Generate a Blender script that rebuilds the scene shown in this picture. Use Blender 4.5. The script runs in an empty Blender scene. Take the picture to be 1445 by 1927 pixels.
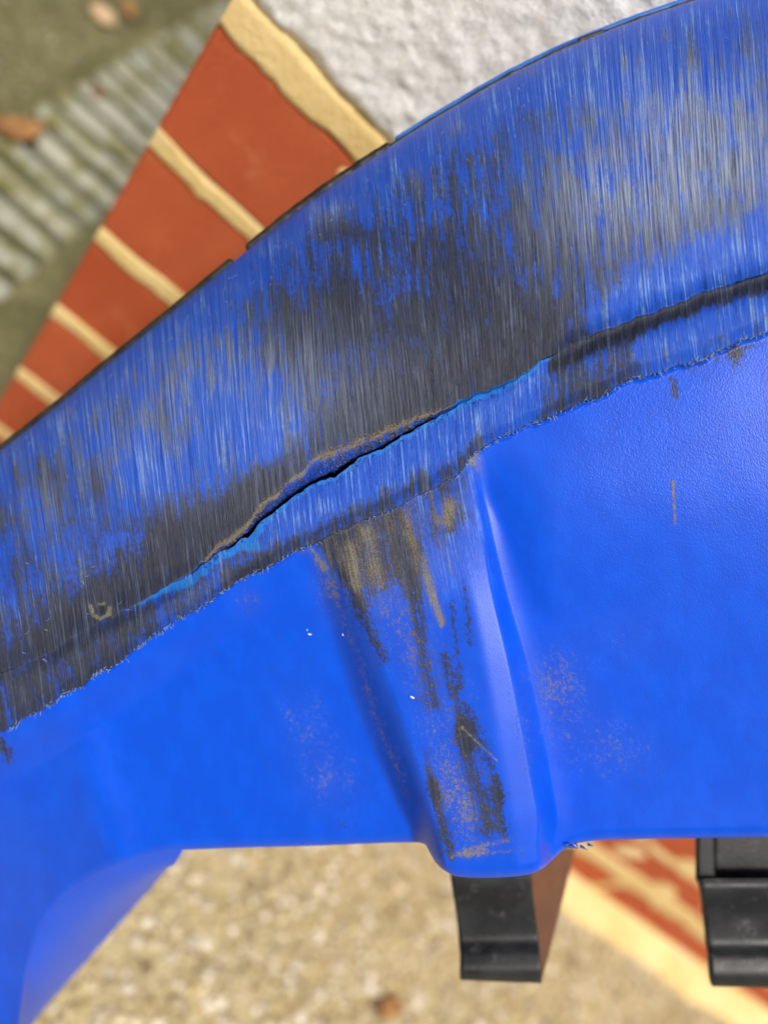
import bpy, bmesh, math, random
import numpy as np
from mathutils import Matrix, Vector

scene = bpy.context.scene
col = scene.collection
random.seed(7)
RNG = np.random.default_rng(11)

# ------------------------------------------------------------------ camera
CAM = np.array([0.07543, -0.35085, 0.63341])
RIGHT = np.array([0.73064914, 0.28357692, 0.62107646])
DOWN = np.array([0.60375292, -0.69311041, -0.39380245])
FWD = np.array([0.31880127, 0.66270815, -0.67763092])
FPX, CX, CY = 1450.0, 722.5, 963.5
cam_data = bpy.data.cameras.new('camera')
cam = bpy.data.objects.new('camera', cam_data)
col.objects.link(cam)
M = Matrix.Identity(4)
for i in range(3):
    M[i][0], M[i][1], M[i][2], M[i][3] = RIGHT[i], -DOWN[i], -FWD[i], CAM[i]
cam.matrix_world = M
cam_data.sensor_fit = 'HORIZONTAL'
cam_data.sensor_width = 36.0
cam_data.lens = 36.0 * FPX / 1445.0
cam_data.clip_start = 0.01
cam_data.clip_end = 200
cam_data.dof.use_dof = True
cam_data.dof.focus_distance = 0.240
cam_data.dof.aperture_fstop = 5.2
scene.camera = cam

# ------------------------------------------------------------------ light
SUN = (-FWD + 0.54 * RIGHT + 0.02 * DOWN)
SUN = SUN / np.linalg.norm(SUN)
elev = math.asin(SUN[2]); azim = math.atan2(SUN[0], SUN[1])
world = bpy.data.worlds.new('World'); scene.world = world
world.use_nodes = True
wn = world.node_tree.nodes; wl = world.node_tree.links
sky = wn.new('ShaderNodeTexSky'); sky.sky_type = 'NISHITA'; sky.sun_disc = False
sky.sun_elevation = elev; sky.sun_rotation = azim
sky.air_density = 1.0; sky.dust_density = 6.0; sky.ozone_density = 0.5
wl.new(sky.outputs[0], wn['Background'].inputs[0])
wn['Background'].inputs[1].default_value = 0.055
sd = bpy.data.lights.new('sun', 'SUN'); sd.energy = 3.0; sd.angle = math.radians(9)
sd.color = (1.0, 0.95, 0.86)
sun = bpy.data.objects.new('sun', sd); col.objects.link(sun)
sun.rotation_euler = Vector(SUN).to_track_quat('Z', 'Y').to_euler()
scene.view_settings.view_transform = 'Standard'
scene.view_settings.look = 'None'
scene.view_settings.exposure = 0.22
scene.view_settings.gamma = 1.0

# ------------------------------------------------------------------ helpers
def ray(px, py):
    px = np.asarray(px, float); py = np.asarray(py, float)
    return (((px - CX) / FPX)[..., None] * RIGHT + ((py - CY) / FPX)[..., None] * DOWN + FWD)

def P(px, py, d):
    return CAM + np.asarray(d, float)[..., None] * ray(px, py)

def sstep(a, b, x):
    t = np.clip((x - a) / (b - a), 0, 1)
    return t * t * (3 - 2 * t)

def vnoise(x, y, seed=0, octaves=1):
    out = 0; amp = 1; tot = 0
    for o in range(octaves):
        g = np.random.default_rng(seed + o * 17).random((256, 256))
        xi = np.floor(x).astype(int); yi = np.floor(y).astype(int)
        fx = x - xi; fy = y - yi
        fx = fx * fx * (3 - 2 * fx); fy = fy * fy * (3 - 2 * fy)
        a = g[xi % 256, yi % 256]; b = g[(xi + 1) % 256, yi % 256]
        c = g[xi % 256, (yi + 1) % 256]; d = g[(xi + 1) % 256, (yi + 1) % 256]
        out = out + amp * ((a * (1 - fx) + b * fx) * (1 - fy) + (c * (1 - fx) + d * fx) * fy)
        tot += amp; amp *= .5; x = x * 2.03; y = y * 2.03
    return out / tot

def grid_mesh(name, V, mat, parent=None, smooth=True, mask=None, flip=False):
    """V: rows x cols x 3"""
    r, c = V.shape[:2]
    idx = np.arange(r * c).reshape(r, c)
    q = np.stack([idx[:-1, :-1], idx[1:, :-1], idx[1:, 1:], idx[:-1, 1:]], -1)
    if mask is not None:
        q = q[mask]
    q = q.reshape(-1, 4)
    if flip: q = q[:, ::-1]
    me = bpy.data.meshes.new(name)
    me.vertices.add(r * c); me.vertices.foreach_set('co', V.reshape(-1).astype(np.float32))
    n = len(q)
    me.loops.add(n * 4); me.loops.foreach_set('vertex_index', q.reshape(-1).astype(np.int32))
    me.polygons.add(n)
    me.polygons.foreach_set('loop_start', np.arange(0, n * 4, 4, dtype=np.int32))
    me.polygons.foreach_set('loop_total', np.full(n, 4, dtype=np.int32))
    me.update(); me.validate()
    if smooth: me.polygons.foreach_set('use_smooth', np.ones(len(me.polygons), dtype=bool))
    me.materials.append(mat)
    o = bpy.data.objects.new(name, me); col.objects.link(o)
    if parent: o.parent = parent
    return o

def pydata(name, verts, faces, mat, parent=None, smooth=False):
    me = bpy.data.meshes.new(name); me.from_pydata([tuple(v) for v in verts], [], faces); me.update()
    bm = bmesh.new(); bm.from_mesh(me); bmesh.ops.recalc_face_normals(bm, faces=bm.faces); bm.to_mesh(me); bm.free()
    if smooth: me.polygons.foreach_set('use_smooth', np.ones(len(me.polygons), dtype=bool))
    me.materials.append(mat)
    o = bpy.data.objects.new(name, me); col.objects.link(o)
    if parent: o.parent = parent
    return o

def empty(name, loc, label=None, cat=None, group=None):
    o = bpy.data.objects.new(name, None); o.location = loc; col.objects.link(o)
    tag(o, label, cat, group); return o

def tag(o, label=None, cat=None, group=None, kind=None):
    if label: o['label'] = label
    if cat: o['category'] = cat
    if group: o['group'] = group
    if kind: o['kind'] = kind
    return o

def keep(child, parent):
    child.parent = parent
    child.matrix_parent_inverse = Matrix.Translation(parent.location).inverted()

# --- node helper
class NT:
    def __init__(s, name):
        s.m = bpy.data.materials.new(name); s.m.use_nodes = True
        s.t = s.m.node_tree; s.n = s.t.nodes; s.bsdf = s.n['Principled BSDF']
    def set(s, sock, v):
        if hasattr(v, 'is_output') or isinstance(v, bpy.types.NodeSocket): s.t.links.new(v, sock)
        else: sock.default_value = v
    def attr(s, name, out='Color'):
        a = s.n.new('ShaderNodeAttribute'); a.attribute_name = name; return a.outputs[out]
    def geo(s): return s.n.new('ShaderNodeTexCoord').outputs['Object']
    def scale(s, v, k):
        a = s.n.new('ShaderNodeVectorMath'); a.operation = 'MULTIPLY'; s.set(a.inputs[0], v); a.inputs[1].default_value = k; return a.outputs[0]
    def noise(s, v, sc=1.0, det=2.0, rough=.5, out='Fac'):
        a = s.n.new('ShaderNodeTexNoise'); s.set(a.inputs['Vector'], v); a.inputs['Scale'].default_value = sc
        a.inputs['Detail'].default_value = det; a.inputs['Roughness'].default_value = rough; return a.outputs[out]
    def voro(s, v, sc, feat='F1', out='Distance'):
        a = s.n.new('ShaderNodeTexVoronoi'); a.feature = feat; s.set(a.inputs['Vector'], v); a.inputs['Scale'].default_value = sc; return a.outputs[out]
    def math(s, op, a, b=0.0, c=0.0):
        m = s.n.new('ShaderNodeMath'); m.operation = op
        s.set(m.inputs[0], a); s.set(m.inputs[1], b); s.set(m.inputs[2], c); return m.outputs[0]
    def ramp(s, v, a, b, lo=0.0, hi=1.0):
        m = s.n.new('ShaderNodeMapRange'); m.interpolation_type = 'SMOOTHSTEP'
        s.set(m.inputs[0], v); m.inputs[1].default_value = a; m.inputs[2].default_value = b
        m.inputs[3].default_value = lo; m.inputs[4].default_value = hi; return m.outputs[0]
    def mix(s, f, a, b):
        m = s.n.new('ShaderNodeMix'); m.data_type = 'RGBA'
        s.set(m.inputs[0], f); s.set(m.inputs[6], a); s.set(m.inputs[7], b); return m.outputs[2]
    def sep(s, v):
        m = s.n.new('ShaderNodeSeparateColor'); s.set(m.inputs[0], v); return m.outputs
    def bump(s, h, dist, strength=1.0, nrm=None):
        b = s.n.new('ShaderNodeBump'); s.set(b.inputs['Height'], h); b.inputs['Distance'].default_value = dist
        b.inputs['Strength'].default_value = strength
        if nrm is not None: s.set(b.inputs['Normal'], nrm)
        return b.outputs[0]
    def fin(s, colr, rough=.5, normal=None, spec=.5):
        s.set(s.bsdf.inputs['Base Color'], colr); s.set(s.bsdf.inputs['Roughness'], rough)
        s.bsdf.inputs['Specular IOR Level'].default_value = spec
        if normal is not None: s.set(s.bsdf.inputs['Normal'], normal)
        return s.m

def rgb(r, g, b): return (r, g, b, 1.0)

# ------------------------------------------------------------------ materials
def mat_shell():
    t = NT('worn_blue_plastic')
    dark, scr, dirt = t.sep(t.attr('masks'))[:3]
    stress, grain, sdirt = t.sep(t.attr('masks_b'))[:3]
    fl = t.attr('flow', 'Vector')
    n1 = t.noise(t.scale(fl, (9, .7, 1)), 1, 4, .6)
    n2 = t.noise(t.scale(fl, (36, .50, 1)), 1, 5, .72)
    n2b = t.noise(t.scale(fl, (24, .40, 3)), 1, 6, .74)
    n3 = t.noise(t.scale(fl, (2.6, 1.6, 1)), 1, 4, .6)
    sp = t.noise(t.scale(fl, (75, 58, 1)), 1, 3, .65)
    sp2 = t.noise(t.scale(fl, (14, 11, 1)), 1, 4, .7)
    n4 = t.noise(t.scale(fl, (85, 1.3, 5)), 1, 3, .7)
    fx = t.n.new('ShaderNodeMapping'); t.set(fx.inputs[0], fl); fx.inputs['Rotation'].default_value = (0, 0, .09)
    n5 = t.noise(t.scale(fx.outputs[0], (33, .55, 2)), 1, 3, .6)
    gouge = t.math('MULTIPLY', t.ramp(t.noise(t.scale(fl, (21, .42, 9)), 1, 3, .6), .65, .72), scr)
    pit = t.noise(t.scale(fl, (70, 22, 1)), 1, 2, .5)
    c = lambda n, k: t.math('MULTIPLY', t.math('SUBTRACT', n, .5), k)
    add = lambda *a: a[0] if len(a) == 1 else t.math('ADD', a[0], add(*a[1:]))
    dv = add(dark, c(n1, .9), c(n3, 1.0), c(n2, 1.7), c(n2b, 1.2), c(n4, 1.1), c(sp2, .6))
    # on the smooth panels the scuffs are speckled instead of brushed
    dvp = add(dark, c(sp2, 1.7), c(sp, 1.3), c(n2, 1.2), c(n1, .7))
    dval = t.n.new('ShaderNodeMix'); t.set(dval.inputs[0], scr); t.set(dval.inputs[2], dvp); t.set(dval.inputs[3], dv)
    md = t.ramp(dval.outputs[0], .37, .63)
    base = t.mix(t.ramp(n3, .35, .7), rgb(.0002, .070, .64), rgb(.0004, .082, .70))
    scb = t.mix(t.ramp(n2, .35, .65), rgb(.003, .060, .50), rgb(.022, .115, .66))
    blue = t.mix(scr, base, scb)
    lite = t.math('MULTIPLY', t.ramp(add(n2b, c(n3, .35)), .53, .64), scr)
    blue = t.mix(t.math('MULTIPLY', lite, .9), blue, rgb(.20, .38, .80))
    char = t.mix(t.ramp(n2, .35, .66), rgb(.005, .006, .008), rgb(.032, .036, .045))
    char = t.mix(t.math('MULTIPLY', t.ramp(n4, .45, .62), .35), char, rgb(.075, .08, .095))
    tint = t.math('MULTIPLY', t.ramp(n1, .5, .7), .35)
    char = t.mix(tint, char, rgb(.03, .055, .16))
    sheen_wear = t.attr('sheen_scuff', 'Fac')  # pale scuffs, plus a sky sheen painted in at the upper right
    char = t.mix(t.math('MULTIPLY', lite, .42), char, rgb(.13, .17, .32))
    char = t.mix(t.math('MULTIPLY', t.math('MULTIPLY', sheen_wear, t.ramp(n2, .38, .62)), 1.0), char, rgb(.34, .41, .60))
    blue = t.mix(t.math('MULTIPLY', t.math('MULTIPLY', sheen_wear, t.ramp(n2b, .42, .62)), .85), blue, rgb(.22, .34, .74))
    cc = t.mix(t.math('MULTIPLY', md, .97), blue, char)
    cc = t.mix(t.math('MULTIPLY', gouge, .75), cc, rgb(.010, .016, .035))
    cc = t.mix(t.math('MULTIPLY', t.math('MULTIPLY', t.ramp(n5, .64, .72), scr), .35), cc, rgb(.16, .28, .62))
    ms = t.ramp(add(stress, c(sp2, .5)), .35, .65)
    cc = t.mix(t.math('MULTIPLY', ms, .62), cc, rgb(.012, .24, .80))
    tan = t.mix(t.ramp(sp, .35, .65), rgb(.10, .088, .064), rgb(.30, .265, .20))
    mdirt = t.ramp(add(dirt, c(sp2, 1.5), c(sp, 1.2), c(n3, .8)), .32, .68)
    mst = t.ramp(add(sdirt, c(n2, 1.3), c(sp, 1.2), c(n1, 1.2), c(n3, .8)), .32, .66)
    mdirt = t.math('MULTIPLY', mdirt, t.ramp(dirt, .02, .14)); mst = t.math('MULTIPLY', mst, t.ramp(sdirt, .02, .14))
    mdd = t.math('MAXIMUM', mdirt, mst)
    cc = t.mix(t.math('MULTIPLY', mdd, t.ramp(t.math('MAXIMUM', dirt, sdirt), .15, .5, .42, .85)), cc, tan)
    # thin film of dust round the dirty places
    film = t.math('MULTIPLY', t.math('MAXIMUM', dirt, sdirt), .22)
    cc = t.mix(film, cc, rgb(.16, .15, .12))
    h = add(t.math('MULTIPLY', t.math('MULTIPLY', add(n2, n4, t.math('MULTIPLY', n2b, 1.2)), scr), .9), t.math('MULTIPLY', gouge, -.6), t.math('MULTIPLY', t.math('MULTIPLY', n5, scr), .5),
            t.math('MULTIPLY', t.math('MULTIPLY', pit, scr), .18),
            t.math('MULTIPLY', t.math('MULTIPLY', t.noise(t.scale(fl, (33, 26, 1)), 1, 1.5, .5), grain), .34),
            t.math('MULTIPLY', mdd, .25))
    nrm = t.bump(h, .00030, 1.0)
    ro = t.math('ADD', t.math('MULTIPLY', mdd, .35), t.math('ADD', .36, t.math('MULTIPLY', scr, .07)))
    m = t.fin(cc, ro, nrm, .3)
    t.set(t.bsdf.inputs['Specular IOR Level'], t.ramp(scr, 0, 1, .24, .28))
    return m

def mat_simple(name, a, b, sc, rough=.6, bumpd=0.0, det=4, spec=.4):
    t = NT(name); g = t.geo(); n = t.noise(g, sc, det, .6)
    nr = t.bump(n, bumpd) if bumpd else None
    return t.fin(t.mix(t.ramp(n, .3, .7), a, b), rough, nr, spec)

def mat_brick():
    t = NT('red_brick'); g = t.geo()
    oi = t.n.new('ShaderNodeObjectInfo').outputs['Random']
    n = t.noise(g, 14, 4, .6); f = t.noise(g, 400, 3, .6)
    c1 = t.mix(t.ramp(n, .3, .7), rgb(.42, .080, .028), rgb(.51, .115, .042))
    c1 = t.mix(t.math('MULTIPLY', oi, .35), c1, rgb(.52, .12, .05))
    c1 = t.mix(t.math('MULTIPLY', t.ramp(f, .52, .72), .45), c1, rgb(.24, .05, .02))
    c1 = t.mix(t.math('MULTIPLY', t.ramp(t.noise(g, 45, 4, .7), .55, .75), .45), c1, rgb(.60, .22, .10))
    sp = t.voro(g, 28)
    c1 = t.mix(t.ramp(sp, .10, .03), c1, rgb(.10, .04, .025))
    return t.fin(c1, .85, t.bump(f, .0004), .25)

def mat_mortar():
    t = NT('yellow_mortar'); g = t.geo(); n = t.noise(g, 20, 5, .65); f = t.noise(g, 330, 3, .7)
    c = t.mix(t.ramp(n, .3, .7), rgb(.72, .53, .22), rgb(.86, .67, .34))
    c = t.mix(t.math('MULTIPLY', t.ramp(f, .55, .75), .5), c, rgb(.60, .43, .18))
    c = t.mix(t.math('MULTIPLY', t.ramp(t.noise(g, 9, 2), .58, .7), .5), c, rgb(.72, .62, .42))
    return t.fin(c, .9, t.bump(f, .0010), .2)

def mat_render():
    t = NT('white_roughcast'); g = t.geo(); f = t.noise(g, 260, 5, .75); v = t.noise(g, 190, 4, .7)
    c = t.mix(t.ramp(f, .32, .66), rgb(.74, .75, .75), rgb(.93, .93, .92))
    c = t.mix(t.math('MULTIPLY', t.ramp(v, .56, .72), .6), c, rgb(.32, .33, .34))
    c = t.mix(t.ramp(t.noise(g, 13, 2), .72, .77), c, rgb(.66, .50, .22))
    return t.fin(c, .9, t.bump(f, .0015), .2)

def mat_concrete(name, a, b, cdark, sc=1.0):
    t = NT(name); g = t.geo()
    n = t.noise(g, 7 * sc, 4, .6); f = t.noise(g, 240 * sc, 4, .7); v = t.voro(g, 170 * sc, out='Color')
    c = t.mix(t.ramp(n, .3, .7), a, b)
    c = t.mix(t.math('MULTIPLY', t.ramp(f, .55, .75), .6), c, cdark)
    c = t.mix(t.math('MULTIPLY', t.ramp(t.sep(v)[0], .2, .9), .45), c, cdark)
    return t.fin(c, .9, t.bump(f, .002), .3)

def mat_slat():
    t = NT('galvanised_slats'); g = t.geo(); oi = t.n.new('ShaderNodeObjectInfo').outputs
    w = t.n.new('ShaderNodeNewGeometry').outputs['Position']
    n = t.noise(w, 30, 4, .65); m = t.noise(w, 55, 3, .6)
    c = t.mix(oi['Random'], rgb(.36, .37, .31), rgb(.46, .45, .36))
    c = t.mix(t.ramp(n, .42, .62), c, rgb(.20, .19, .07))
    c = t.mix(t.math('MULTIPLY', t.ramp(m, .60, .72), .8), c, rgb(.36, .34, .10))
    return t.fin(c, t.ramp(n, .4, .6, .45, .85), t.bump(n, .0012), .4)

def mat_stones():
    t = NT('aggregate_stones'); c = t.attr('tint'); g = t.geo(); f = t.noise(g, 500, 3)
    return t.fin(t.mix(t.math('MULTIPLY', f, .4), c, rgb(.16, .12, .08)), .42, None, .5)

def mat_black():
    t = NT('black_plastic'); g = t.geo(); n = t.noise(g, 60, 4, .6); f = t.noise(g, 700, 3, .6)
    c = t.mix(t.ramp(n, .4, .7), rgb(.011, .012, .014), rgb(.022, .024, .027))
    c = t.mix(t.math('MULTIPLY', t.ramp(t.noise(g, 110, 5, .75), .56, .75), .7), c, rgb(.12, .12, .122))
    return t.fin(c, t.ramp(n, .3, .7, .36, .52), t.bump(f, .00012), .35)

MAT = dict(shell=mat_shell(), brick=mat_brick(), mortar=mat_mortar(), render=mat_render(),
           sand=mat_concrete('sand_concrete', rgb(.46, .39, .22), rgb(.56, .48, .29), rgb(.28, .22, .12)),
           moss=mat_concrete('mossy_concrete', rgb(.13, .12, .05), rgb(.24, .22, .11), rgb(.07, .065, .025)),
           stones=mat_stones(), black=mat_black(),
           grate=mat_slat(),
           rail=mat_simple('mossy_rail', rgb(.16, .16, .075), rgb(.30, .30, .20), 28, .8, .0006),
           dark=mat_simple('drain_silt', rgb(.06, .062, .030), rgb(.13, .125, .06), 50, .9, .001),
           leaf=mat_simple('dry_leaf', rgb(.22, .10, .03), rgb(.42, .22, .08), 60, .7, .0004),
           pebble=mat_simple('pale_pebble', rgb(.55, .38, .22), rgb(.70, .50, .31), 60, .6, .0004),
           brown=mat_simple('brown_side', rgb(.10, .042, .022), rgb(.17, .075, .04), 30, .42, .0001),  # plain brown for the bracket's side wedge
           rim=mat_simple('blue_rim', rgb(.006, .09, .55), rgb(.03, .17, .62), 40, .4, .0001),
           rubber=mat_simple('black_rim_bead', rgb(.010, .010, .011), rgb(.040, .036, .032), 200, .45, .0002),
           burr=mat_simple('scraped_burr', rgb(.10, .19, .36), rgb(.42, .52, .58), 300, .6, .0),
           white=mat_simple('white_speck', rgb(.75, .75, .72), rgb(.85, .85, .82), 100, .6))

# ------------------------------------------------------------------ ground
def sheet(name, x0, x1, y0, y1, z, mat):
    o = pydata(name, [(x0, y0, z), (x1, y0, z), (x1, y1, z), (x0, y1, z)], [(0, 1, 2, 3)], mat)
    return tag(o, kind='structure')
sheet('ground', -30, 30, -30, 30, 0.0, MAT['sand'])
moss = sheet('mossy_pavement', -1.6, 0.10, 0.03, 2.6, 0.004, MAT['moss'])

# loose aggregate: thousands of bonded stones in the exposed-aggregate surface
def stones(name, n, sampler, rlo, rhi, palette, z0):
    ico = bmesh.new(); bmesh.ops.create_icosphere(ico, subdivisions=1, radius=1)
    bv = np.array([v.co[:] for v in ico.verts]); bf = np.array([[v.index for v in f.verts] for f in ico.faces]); ico.free()
    xy = sampler(n); n = len(xy)
    r = rlo + (rhi - rlo) * RNG.random(n) ** 2
    sc = np.stack([r * (0.8 + .5 * RNG.random(n)), r * (0.8 + .5 * RNG.random(n)), r * (.45 + .3 * RNG.random(n))], -1)
    a = RNG.random(n) * 6.28
    jit = 1 + .22 * (RNG.random((n, len(bv), 1)) - .5)
    V = bv[None] * sc[:, None] * jit
    ca, sa = np.cos(a)[:, None], np.sin(a)[:, None]
    X = V[..., 0] * ca - V[..., 1] * sa + xy[:, None, 0]; Y = V[..., 0] * sa + V[..., 1] * ca + xy[:, None, 1]
    Z = V[..., 2] + z0 + .0005
    V = np.stack([X, Y, Z], -1).reshape(-1, 3)
    F = (bf[None] + (np.arange(n) * len(bv))[:, None, None]).reshape(-1, 3)
    me = bpy.data.meshes.new(name)
    me.vertices.add(len(V)); me.vertices.foreach_set('co', V.reshape(-1).astype(np.float32))
    me.loops.add(len(F) * 3); me.loops.foreach_set('vertex_index', F.reshape(-1).astype(np.int32))
    me.polygons.add(len(F)); me.polygons.foreach_set('loop_start', np.arange(0, len(F) * 3, 3, dtype=np.int32))
    me.polygons.foreach_set('loop_total', np.full(len(F), 3, dtype=np.int32)); me.update()
    me.polygons.foreach_set('use_smooth', np.ones(len(F), dtype=bool))
    pal = np.array(palette)[RNG.integers(0, len(palette), n)] * (.75 + .5 * RNG.random((n, 1)))
    tint = np.repeat(np.concatenate([pal, np.ones((n, 1))], 1), len(bv), 0)
    ca_ = me.color_attributes.new('tint', 'FLOAT_COLOR', 'POINT'); ca_.data.foreach_set('color', tint.reshape(-1).astype(np.float32))
    me.materials.append(MAT['stones'])
    o = bpy.data.objects.new(name, me); col.objects.link(o)
    return o
def samp_sand(n):
    return np.stack([.10 + 1.25 * RNG.random(n), -.62 + .615 * RNG.random(n)], -1)
o = stones('aggregate', 26000, samp_sand, .0015, .0058,
           [(.54, .46, .26), (.60, .51, .31), (.46, .38, .21), (.66, .58, .41), (.34, .27, .14), (.58, .47, .23), (.58, .53, .40), (.80, .76, .64)], 0)
tag(o, 'pale sandy stone chips bonded into the concrete before the wall', 'stone chips', kind='stuff')
def samp_moss(n):
    q = np.stack([-.75 + .74 * RNG.random(n), .05 + 1.2 * RNG.random(n)], -1)
    return q[(q[:, 0] < -.215) | (q[:, 0] > -.06)]
o = stones('grit', 9000, samp_moss, .0012, .0030, [(.18, .17, .09), (.24, .23, .13), (.12, .12, .06), (.30, .27, .18), (.5, .48, .36)], .004)
tag(o, 'fine olive grit lying in moss around the drain', 'grit', kind='stuff')

# ------------------------------------------------------------------ house wall
wall = empty('house_wall', (0, 0, 0), 'house wall corner of red brick plinth below white roughcast', 'wall')
bmk = bmesh.new()
def box_mesh(name, sx, sy, sz, bev, mat):
    bm = bmesh.new(); bmesh.ops.create_cube(bm, size=1)
    for v in bm.verts: v.co = Vector((v.co.x * sx, v.co.y * sy, v.co.z * sz))
    if bev: bmesh.ops.bevel(bm, geom=list(bm.edges), offset=bev, segments=1, affect='EDGES')
    me = bpy.data.meshes.new(name); bm.to_mesh(me); bm.free(); me.materials.append(mat); return me
COURSE = .075
brick_me = [box_mesh('brick', .214, .10, .064, .0018, MAT['brick']), box_mesh('half_brick', .1035, .10, .064, .0018, MAT['brick'])]
for k in range(6):
    zc = .45 - COURSE * (k + .5) - .001
    x = .0
    seq = ([0] * 9) if k % 2 == 0 else ([1] + [0] * 8)
    for j, s in enumerate(seq):
        w = (.214, .1035)[s]
        if k % 2 == 1 and j == 0: pass
        b = bpy.data.objects.new('brick', brick_me[s]); col.objects.link(b)
        b.location = (x + w / 2 + .0004 * random.random(), .05 + random.uniform(0, .0008), zc + random.uniform(-.001, .001))
        b.rotation_euler = (random.uniform(-.006, .006), random.uniform(-.004, .004), 0)
        keep(b, wall); x += w + .011
# mortar bed behind the brick faces
bed = pydata('mortar_bed', [(x_, y_, z_) for x_ in (.004, 2.02) for y_ in (.006, .095) for z_ in (-.05, .4602)],
             [(0, 1, 3, 2), (4, 6, 7, 5), (0, 4, 5, 1), (2, 3, 7, 6), (0, 2, 6, 4), (1, 5, 7, 3)], MAT['mortar'])
keep(bed, wall)
# smeared joints: irregular strips slightly proud of the bricks
def joint(zc, half_lo, half_hi, x0, x1, seed, rag=.0022):
    xs = np.arange(x0, x1, .0016)
    s = xs * 1000
    lo = zc - half_lo - rag * 1.5 * (vnoise(s / 22, s * 0 + seed, seed, 3) - .5) * 2 - .006 * np.clip(vnoise(s / 11, s * 0 + 7, seed + 3, 2) - .70, 0, 1) * 4
    hi = zc + half_hi + rag * 1.5 * (vnoise(s / 25, s * 0 + seed + 9, seed + 5, 3) - .5) * 2
    t = np.linspace(0, 1, 9)
    Z = lo[None] + (hi - lo)[None] * t[:, None]
    Y = -.0005 * np.sin(np.clip(t, .0, 1) * math.pi)[:, None] ** .2 - .0005 * vnoise(Z * 400, np.repeat(xs[None], 9, 0) * 400, seed + 21, 2)
    Y[0] = .004; Y[-1] = .004
    V = np.stack([np.repeat(xs[None], 9, 0), Y, Z], -1)
    o = grid_mesh('mortar_joint', V, MAT['mortar'], flip=False)
    keep(o, wall)
joint(.4555, .0130, .0085, .001, 2.0, 3, .0026)
for k in range(1, 6):
    big = .010 if k == 5 else 0
    joint(.45 - COURSE * k, .0068, .0068, .001, .60, 10 + k)
    joint(.45 - COURSE * k, .0075 + big * .6, .0075 + big * 1.6, .60, 2.0, 30 + k, .005 if k > 3 else .003)
joint(.0, .006, .016, .001, 2.0, 51, .005)
for k in range(6):   # upright joints
    xs = [.214 + .0055 + .225 * j for j in range(8)] if k % 2 == 0 else [.1035 + .0055 + .225 * j for j in range(8)]
    for x in xs:
        z0, z1 = .45 - COURSE * (k + 1) + .003, .45 - COURSE * k - .003
        zz = np.linspace(z0, z1, 24); tt = np.linspace(0, 1, 5)
        hw = .0066 + .0012 * np.sin(zz * 400 + x * 50)
        X = x + (tt[:, None] - .5) * 2 * hw[None]
        Y = np.repeat((-.0012 * np.sin(tt * math.pi))[:, None], 24, 1); Y[0] = .004; Y[-1] = .004
        o = grid_mesh('mortar_joint', np.stack([X, Y, np.repeat(zz[None], 5, 0)], -1), MAT['mortar'], flip=True); keep(o, wall)
# mortar splashes on brick faces
def splash(x, z, r, seed, n=22):
    a = np.linspace(0, 2 * math.pi, n, endpoint=False)
    q_ = np.random.default_rng(seed).random(n); rr = r * (.55 + .9 * (q_ + np.roll(q_, 1) + np.roll(q_, 2) + np.roll(q_, -1)) / 4)
    vs = [(x, -.0006, z)] + [(x + rr[i] * .75 * math.cos(a[i]), -.0005, z + rr[i] * .6 * math.sin(a[i])) for i in range(n)] + \
         [(x + rr[i] * math.cos(a[i]), .0006, z + rr[i] * math.sin(a[i])) for i in range(n)]
    fs = [(0, 1 + i, 1 + (i + 1) % n) for i in range(n)] + [(1 + i, 1 + n + i, 1 + n + (i + 1) % n, 1 + (i + 1) % n) for i in range(n)]
    o = pydata('mortar_splash', vs, fs, MAT['mortar'], smooth=True); keep(o, wall)
for i, (x, z, r) in enumerate([(.083, .434, .005), (.074, .368, .007), (.0745, .292, .005), (.72, .12, .016), (.80, .10, .014), (.76, .165, .018), (.86, .135, .02), (.94, .09, .018), (.70, .07, .012), (1.05, .085, .012)]):
    splash(x, z, r, i)
# mortar fillet spilled on the ground along the foot of the wall
xs = np.arange(.3, 1.9, .004); t = np.linspace(0, 1, 10)
wid = .022 + .030 * vnoise(xs * 9, xs * 0 + 4, 77, 3)
Yf = -wid[None] * t[:, None]; Zf = (.014 * (1 - t[:, None]) ** 2 + .0052) * np.ones_like(Yf) + .003 * vnoise(np.repeat(xs[None], 10, 0) * 120, Yf * 120, 5, 2) * (1 - t[:, None])
Zf[-1] = -.002
keep(grid_mesh('mortar_fillet', np.stack([np.repeat(xs[None], 10, 0), Yf, Zf], -1), MAT['mortar'], flip=True), wall)
# roughcast above the plinth
xs = np.arange(.002, .72, .0019); zs = np.arange(.4612, 1.0, .0019)
X, Z = np.meshgrid(xs, zs)
bump = vnoise(X * 260, Z * 260, 61, 3) * .0034 + vnoise(X * 110, Z * 110, 66, 2) * .0008
edge = sstep(.4612, .468, Z + .004 * (vnoise(X * 130, Z * 0, 8, 2) - .5))
Y = .004 - bump * edge - .0035 * edge
Z2 = Z + .006 * (vnoise(X * 70, X * 0 + 2, 9, 3) - .5) * (1 - sstep(.4612, .49, Z))
keep(grid_mesh('roughcast', np.stack([X, Y, Z2], -1), MAT['render']), wall)
core = pydata('wall_core', [(x_, y_, z_) for x_ in (.003, 2.02) for y_ in (.0055, .22) for z_ in (.4609, 2.4)],
              [(0, 1, 3, 2), (4, 6, 7, 5), (0, 4, 5, 1), (2, 3, 7, 6), (0, 2, 6, 4), (1, 5, 7, 3)], MAT['render'])
keep(core, wall)

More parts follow.
